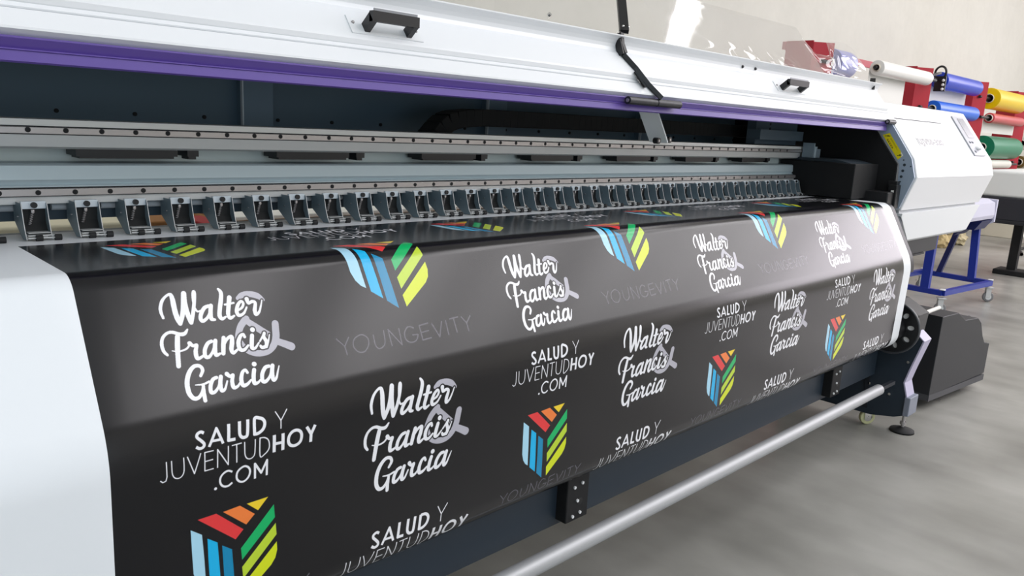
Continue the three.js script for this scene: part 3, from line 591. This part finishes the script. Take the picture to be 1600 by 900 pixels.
const printTex = canvasTex(1226, 2048, (c, w, h) => {
  const k = h / TV; c.fillStyle = INK; c.fillRect(0, 0, w, h);
  const X = (u) => (u - TU0) / TU * w, Y = (v) => (v - TV0) * k;
  const walter = (u, v, s) => {
    const px = s * k * 1e-4, x = X(u), y = Y(v);
    c.fillStyle = '#b4b2bc'; AMPERSAND.forEach((q) => penStroke(c, q, 0, px, x, y));
    c.fillStyle = INK; WALTER.forEach((q) => penStroke(c, q, 20, px, x, y));
    c.fillStyle = '#eeeef2'; WALTER.forEach((q) => penStroke(c, q, 0, px, x, y));
  };
  const salud = (u, v, s) => { c.strokeStyle = c.fillStyle = '#eeeef2'; SALUD.forEach((q) => penLine(c, q, s * k * 1e-4, X(u), Y(v))); };
  const young = (u, v, s) => { c.strokeStyle = c.fillStyle = '#54525a'; YOUNG.forEach((q) => penLine(c, q, s * k * 1e-4, X(u), Y(v))); };
  const shield = (u, v, sx, sy) => SHIELD.forEach(([col, ...p]) => { c.fillStyle = col; c.beginPath(); for (let i = 0; i < p.length; i += 2) c.lineTo(X(u) + p[i] * 1e-4 * k * sx, Y(v) + p[i + 1] * 1e-4 * k * sy); c.closePath(); c.fill(); });
  shield(0.432, 0.178, 1, 1); young(0.378, 0.356, 1); walter(0.425, 0.451, 1); salud(0.390, 0.662, 1); shield(0.432, 0.803, 1, 1); young(0.378, 0.972, 1);
  salud(0.720, 0.166, 1.2); shield(0.772, 0.352, 1.25, 1.06); young(0.711, 0.563, 1.21); walter(0.742, 0.664, 1.18); salud(0.698, 0.940, 1.2);
});
printTex.wrapS = THREE.RepeatWrapping; printTex.wrapT = THREE.ClampToEdgeWrapping;
const LEN = [0]; for (let i = 1; i < PATH.length; i++) LEN.push(LEN[i - 1] + Math.hypot(PATH[i][0] - PATH[i - 1][0], PATH[i][1] - PATH[i - 1][1]));
const KNOTS = [[-0.357, -1], [0.355, 0], [1.067, 1], [1.802, 2], [2.567, 3], [3.35, 4]];
const tileU = (u) => { let i = 0; while (i < KNOTS.length - 2 && u > KNOTS[i + 1][0]) i++; const [a, b] = [KNOTS[i], KNOTS[i + 1]]; return a[1] + (u - a[0]) / (b[0] - a[0]) * (b[1] - a[1]); };
function sheet(x0, x1, v0, v1) {                 // a strip of the banner with real, if small, thickness
  const rows = [], nx = Math.max(1, Math.round((x1 - x0) / 0.04));
  const pathAt = (v) => { let i = 1; while (i < LEN.length - 1 && LEN[i] < v) i++; const t = (v - LEN[i - 1]) / (LEN[i] - LEN[i - 1]); return [PATH[i - 1][0] + t * (PATH[i][0] - PATH[i - 1][0]), PATH[i - 1][1] + t * (PATH[i][1] - PATH[i - 1][1])]; };
  const vs = [v0, ...LEN.filter((l) => l > v0 + 1e-4 && l < v1 - 1e-4), v1];
  const front = vs.map(pathAt), back = offsetPath(front, 0.0012), pos = [], uv = [], idx = [];
  for (const P of [front, back]) P.forEach(([z, y], j) => { for (let i = 0; i <= nx; i++) { const x = x0 + (x1 - x0) * i / nx; pos.push(x, y, z); uv.push(tileU(x), 1 - (vs[j] - TV0) / TV); } });
  const w = nx + 1, off = vs.length * w;
  for (let j = 0; j < vs.length - 1; j++) for (let i = 0; i < nx; i++) { const a = j * w + i, b = a + 1, c = a + w, d = c + 1; idx.push(a, c, d, a, d, b); idx.push(a + off, d + off, c + off, a + off, b + off, d + off); }
  for (let j = 0; j < vs.length - 1; j++) for (const i of [0, nx]) { const a = j * w + i, c = a + w; idx.push(...(i ? [a, c, c + off, a, c + off, a + off] : [a, c + off, c, a, a + off, c + off])); }
  const g = new THREE.BufferGeometry(); g.setAttribute('position', new THREE.Float32BufferAttribute(pos, 3)); g.setAttribute('uv', new THREE.Float32BufferAttribute(uv, 2)); g.setIndex(idx); g.computeVertexNormals(); return g;
}
{
  const banner = thing('printed_banner', 'black printed banner with repeated coloured shield logos and white lettering hanging over the printer front', 'banner', [1.8, 0.3, -1.2]);
  const V = { a: 0.0, b: 0.132, c: LEN[LEN.length - 1] }, u0 = 0.10, u1 = 0.3235, u2 = 3.308, u3 = 3.385;
  const vinyl = phys({ color: 0xe6eaee, roughness: 0.36, specularIntensity: 0.8 });
  part(banner, 'printed_area', sheet(u1, u2, V.b, V.c), phys({ map: printTex, roughness: 0.2, specularIntensity: 0.9 }), 'black satin print with logos and lettering');
  part(banner, 'blank_margin', sheet(u0, u1, V.b, V.c), vinyl, 'wide blank white margin');
  part(banner, 'blank_margin', sheet(u2, u3, V.b, V.c), vinyl, 'narrow blank white margin');
  part(banner, 'leading_strip', sheet(u0, u3, V.a, V.b), vinyl, 'unprinted strip by the pinch rollers');
}

// ---------------------------------------------------------------- black cabinet beside the printer
{
  const g = thing('floor_cabinet', 'low charcoal cabinet on castors with notched top standing beside the printer leg', 'cabinet', [3.983, 0, -1.105]);
  g.rotation.y = -5.6 * Math.PI / 180;
  const prof = [[0.004, 0.075], [0.015, 0.467], [0.194, 0.467], [0.291, 0.419], [0.45, 0.411], [0.50, 0.381], [0.55, 0.304], [0.591, 0.262], [0.661, 0.249], [0.661, 0.085]];
  const ext = (pts, z0, z1) => new THREE.ExtrudeGeometry(new THREE.Shape(pts.map((p) => new THREE.Vector2(...p))), { depth: z1 - z0 - 0.004, bevelEnabled: true, bevelSize: 0.002, bevelThickness: 0.002, bevelOffset: -0.002, bevelSegments: 1 }).translate(0, 0, z0 + 0.002);
  const add = (n, geo, m, l) => { const q = new THREE.Mesh(geo, m); q.name = n; q.castShadow = q.receiveShadow = true; if (l) q.userData.label = l; g.add(q); return q; };
  add('shell', ext(prof, -0.42, 0), M.charcoal);
  add('plinth', box(0.004, 0.662, 0.047, 0.078, -0.42, 0.001), std(0x4a4a4e, 0.6), 'slightly lighter bottom rail');
  add('knob', new THREE.CylinderGeometry(0.045, 0.045, 0.06, 6).rotateZ(Math.PI / 2).rotateX(0.3).translate(0.60, 0.335, -0.10), M.black, 'black six sided knob');
  add('latch', rbox(0.37, 0.395, 0.413, 0.42, -0.14, -0.11, 0.002), M.blackMatt);
  for (const [x, z] of [[0.53, -0.07], [0.10, -0.10], [0.55, -0.35], [0.10, -0.35]]) { const c = castor({ isGroup: false, add: (o) => g.add(o) }, x, z, 0.021, M.rubber, M.black, 0.5, 0.048); }
}

// ---------------------------------------------------------------- blue stand with a cutting plotter on it
{
  const c1 = [6.457, -1.817], c2 = [7.363, -1.725], c3 = [7.41, -2.267], c0 = [6.504, -2.359];
  const g = thing('wheeled_stand', 'bright blue tubular steel stand on castors behind the end of the printer', 'stand', [6.93, 0, -2.04]);
  const Y = 0.16, T2 = 0.04, P = ([x, z], y = Y) => [x, y, z];
  for (const [a, b] of [[c1, c2], [c2, c3], [c3, c0], [c0, c1]]) part(g, 'base_rail', bar(P(a), P(b), T2), M.blue);
  part(g, 'upright', bar([6.477, Y, -1.95], [6.477, 0.62, -1.95], 0.06, 0.05), M.blue);
  part(g, 'upright', bar([7.372, Y, -1.87], [7.372, 0.62, -1.90], 0.055, 0.05), M.blue);
  part(g, 'brace', bar([7.40, Y, -2.14], [7.39, 0.60, -2.03], 0.04), M.blueDark);
  part(g, 'top_bracket', prism([[-1.99, 0.54], [-1.93, 0.60], [-1.85, 0.60], [-1.80, 0.68], [-1.99, 0.68]], 7.12, 7.41), M.blueDark);
  part(g, 'top_rail', bar([6.46, 0.64, -1.95], [7.37, 0.64, -1.92], 0.05), M.blue);
  for (const [x, z] of [c1, c2, c3, c0]) { castor(g, x, z, 0.042, std(0x77787a, 0.6), M.aluMatt, 0.6, 0.125); part(g, 'rail_cap', rbox(x - 0.018, x + 0.018, 0.182, 0.19, z - 0.018, z + 0.018, 0.003), M.whiteMatt); }
  const p = thing('cutting_plotter', 'pale lavender grey plotter body resting on the blue stand', 'plotter', [6.9, 0.68, -1.9]);
  part(p, 'body', prism([[-2.08, 0.70], [-1.80, 0.69], [-1.79, 0.72], [-1.80, 0.82], [-1.86, 0.85], [-2.06, 0.84]], 6.35, 7.40, 0.006), std(0xc5c5d8, 0.4), 'pale lavender casing');
  part(p, 'side_cheek', prism([[-2.07, 0.70], [-1.93, 0.69], [-1.82, 0.64], [-1.79, 0.66], [-1.79, 0.845], [-2.06, 0.85]], 7.415, 7.445, 0.004), std(0xcfcfe2, 0.4));
}
// ---------------------------------------------------------------- white and black machine at the far right
{
  const g = thing('bench_machine', 'boxy machine with white upper half and black lower half at the far right', 'machine', [9.25, 0, -1.93]);
  part(g, 'upper_housing', rbox(8.51, 9.9, 0.809, 1.059, -2.21, -1.65, 0.03), std(0xe3e6e4, 0.45));
  part(g, 'lower_housing', rbox(8.50, 9.9, 0.60, 0.811, -2.22, -1.64, 0.01), std(0x22242c, 0.5));
  part(g, 'skirt', rbox(8.50, 9.85, 0.564, 0.602, -2.19, -1.67, 0.01), std(0x1c1e24, 0.5));
  for (const z of [-1.78, -2.0]) part(g, 'leg', bar([9.25, 0.57, z], [9.25, 0.03, z], 0.08, 0.08), M.blackMatt);
  part(g, 'foot', rbox(9.12, 9.4, 0, 0.05, -2.14, -1.70, 0.01), M.blackMatt);
}
// ---------------------------------------------------------------- roll rack with film rolls along the back wall
{
  const xs = [5.72, 7.86, 9.62, 11.38], rack = thing('roll_rack', 'deep red sheet metal roll rack along the back wall', 'rack', [8.8, 0, -2.9]);
  for (const x of xs) {
    const u = part(rack, 'upright', box(x, x + 0.012, 0.70, 1.96, -2.905, -2.735), M.red);
    part(rack, 'post', box(x, x + 0.04, 0, 1.96, -2.945, -2.905), M.red);
    part(u, 'return_plate', bar([x + 0.006, 1.33, -2.737], [x + 0.14, 1.33, -2.64], 0.01, 1.24), M.red);
  }
  const pegs = [[5.73, 6.0, 1.815, -2.66], [6.55, 7.98, 1.838, -2.60], [7.9, 8.5, 1.866, -2.68], [7.9, 8.45, 1.600, -2.68], [9.25, 9.7, 1.866, -2.68], [9.25, 9.7, 1.600, -2.68]];
  for (const [y, z] of [[1.795, -2.68], [1.583, -2.64], [1.262, -2.68], [1.075, -2.64]]) pegs.push([9.66, 10.25, y, z], [10.95, 11.45, y, z]);
  for (const y of [1.63, 1.335, 1.10]) pegs.push([11.42, 11.95, y, -2.68]);
  for (const [a, b, y, z] of pegs) part(rack, 'peg', rodX(a, b, y, z, 0.014, 10), M.black);
  part(rack, 'base_panel', box(11.0, 13.0, 0.60, 0.98, -2.955, -2.945), M.red);
  part(rack, 'top_tie', box(5.7, 13.0, 1.90, 1.955, -2.965, -2.945), M.red);
  part(rack, 'grey_rail', rodX(9.7, 11.3, 0.85, -2.72, 0.05, 20), std(0x8a8c8e, 0.5));
}
function roll(name, label, x0, x1, y, z, r, color, core = 0.035, sheetDown = 0, sx = null) {
  const g = thing(name, label, 'roll', [(x0 + x1) / 2, y - r, z], 'film rolls on the red rack');
  const prof = [[core, x0], [r - 0.004, x0], [r, x0 + 0.004], [r, x1 - 0.004], [r - 0.004, x1], [core, x1], [core, x0]].map(([a, b]) => new THREE.Vector2(a, b));
  part(g, 'wound_film', new THREE.LatheGeometry(prof, 40).rotateZ(-Math.PI / 2).translate(0, y, z), phys({ color, roughness: 0.3 }));
  part(g, 'core', new THREE.LatheGeometry([[core - 0.006, x0 - 0.02], [core - 0.0005, x0 - 0.02], [core - 0.0005, x1 + 0.02], [core - 0.006, x1 + 0.02], [core - 0.006, x0 - 0.02]].map(([a, b]) => new THREE.Vector2(a, b)), 24).rotateZ(-Math.PI / 2).translate(0, y, z), std(0xd8d2c4, 0.8), 'cardboard core');
  if (sheetDown) part(g, 'loose_end', prism([[z - r, y], [z - r + 0.003, y], [z - r + 0.003, y - sheetDown], [z - r, y - sheetDown]], x0, sx ?? x1), std(0xd9d9d4, 0.5), 'loose white end hanging down');
  return g;
}
roll('white_roll', 'long white roll at the left end of the red rack above the hood', 6.6, 7.74, 1.838, -2.60, 0.060, 0xe8e8e4, 0.03, 0.34, 7.40);
roll('blue_roll', 'upper of two blue film rolls on the red rack', 8.34, 9.46, 1.866, -2.68, 0.080, 0x1a3fbe, 0.035, 0.22);
roll('blue_roll', 'lower of two blue film rolls on the red rack, partly behind the white end cover', 8.26, 9.50, 1.600, -2.68, 0.076, 0x1766d8, 0.035);
roll('lavender_roll', 'short lavender blue roll seen through the clear film above the hood', 5.86, 6.14, 1.815, -2.66, 0.10, 0x8288c8, 0.04);
roll('yellow_roll', 'thick yellow film roll on the red rack', 10.02, 11.2, 1.795, -2.68, 0.115, 0xe6c400, 0.05);
roll('red_roll', 'thin faded red roll under the yellow roll', 9.99, 11.28, 1.583, -2.64, 0.056, 0xc24a50, 0.04, 0.16);
roll('green_roll', 'thick green film roll on the red rack below the red roll', 10.05, 11.26, 1.262, -2.68, 0.130, 0x067a58, 0.05);
roll('white_tube', 'slim white roll below the green roll', 9.98, 11.05, 1.075, -2.64, 0.050, 0xdcdad2, 0.025);
roll('grey_roll', 'grey white roll at the right edge, topmost there', 11.66, 12.9, 1.63, -2.68, 0.070, 0xb9bab8, 0.045);
roll('pale_roll', 'pale roll at the right edge between the grey roll and the brown roll', 11.72, 12.95, 1.335, -2.68, 0.080, 0xd8d6d0, 0.045);
roll('brown_roll', 'olive brown roll at the right edge just above the white machine', 11.75, 13.0, 1.10, -2.68, 0.078, 0x6f5f35, 0.045);
{ // black roll holder beside the upper blue roll
  const g = thing('roll_holder', 'black wire roll holder hooked at the left end of the upper blue roll', 'holder', [8.25, 1.75, -2.68]);
  part(g, 'hoop', new THREE.TorusGeometry(0.06, 0.010, 8, 24).rotateY(1.2).translate(8.27, 1.93, -2.66), M.black);
  part(g, 'bar', bar([8.02, 1.88, -2.69], [8.27, 1.93, -2.66], 0.02), M.black);
  part(g, 'plate', merge([rbox(8.255, 8.28, 1.76, 1.90, -2.70, -2.60, 0.004)]), M.black);
  for (const y of [1.78, 1.82, 1.86]) part(g, 'rivet', new THREE.SphereGeometry(0.014, 10, 8).translate(8.255, y, -2.62), M.whiteMatt);
}
// ---------------------------------------------------------------- boxes behind the printer, seen through the slit above the platen
solo('foam_box', 'cream box behind the pinch rollers at the left', 'box', rbox(0.20, 0.885, 0, 0.892, -2.95, -2.58, 0.01), M.cream);
solo('cardboard_box', 'brown cardboard box behind the pinch rollers', 'box', rbox(0.925, 1.06, 0, 0.888, -2.9, -2.58, 0.006), M.card);
solo('red_carton', 'small red carton behind the pinch rollers', 'box', rbox(1.112, 1.19, 0, 0.872, -2.8, -2.58, 0.006), std(0x9c1620, 0.7));
solo('long_carton', 'long brown carton with white lid behind the pinch rollers', 'box', rbox(1.20, 4.4, 0, 0.868, -2.95, -2.60, 0.01), M.card);
solo('white_sheet_stack', 'white sheets lying on the long brown carton', 'sheets', rbox(1.22, 4.35, 0.869, 0.885, -2.93, -2.62, 0.004), M.paper);
// ---------------------------------------------------------------- clutter on the floor near the end wall
{
  const crumple = (x, z, s, seed) => { const g = new THREE.IcosahedronGeometry(s, 3), p = g.attributes.position; for (let i = 0; i < p.count; i++) { const v = new THREE.Vector3().fromBufferAttribute(p, i), k = 0.75 + 0.55 * Math.abs(perlin.noise(v.x / s * 1.9 + seed, v.y / s * 1.9, v.z / s * 1.9)); v.multiplyScalar(k); p.setXYZ(i, v.x, Math.max(-s * 0.7, v.y), v.z); } g.computeVertexNormals(); return g.translate(x, s * 0.7, z); };
  solo('crumpled_paper', 'crumpled yellowish packing paper on the floor, left of the blue brace', 'paper', crumple(10.75, -3.12, 0.11, 1.3), std(0xcdb98a, 0.8), 'packing paper');
  solo('crumpled_paper', 'crumpled yellowish packing paper on the floor, between the blue brace and the upright', 'paper', crumple(11.3, -3.12, 0.13, 5.2), std(0xc9bd9a, 0.8), 'packing paper');
  const curve = new THREE.CatmullRomCurve3([[11.0, 0.02, -2.3], [11.6, 0.02, -2.45], [11.9, 0.02, -2.4], [12.0, 0.02, -2.1], [11.9, 0.02, -1.7], [12.0, 0.02, -1.3]].map((p) => new THREE.Vector3(...p)));
  solo('floor_cable', 'dark cable lying on the floor in front of the end wall', 'cable', new THREE.TubeGeometry(curve, 40, 0.018, 8), M.blackMatt);
  solo('leaning_pipe', 'white plastic pipe leaning below the black and white machine', 'pipe', bar([12.25, 0.03, -2.55], [12.35, 0.42, -2.75], 0.08, 0.08), M.pvc);
  const blk = thing('wall_locker', 'pale cream low cupboard against the end wall', 'cupboard', [13.1, 0, -2.9]);
  part(blk, 'body', rbox(12.95, 13.38, 0.0, 0.62, -3.3, -2.2, 0.01), std(0xd8d3c2, 0.7));
}
renderer.render(scene, camera);
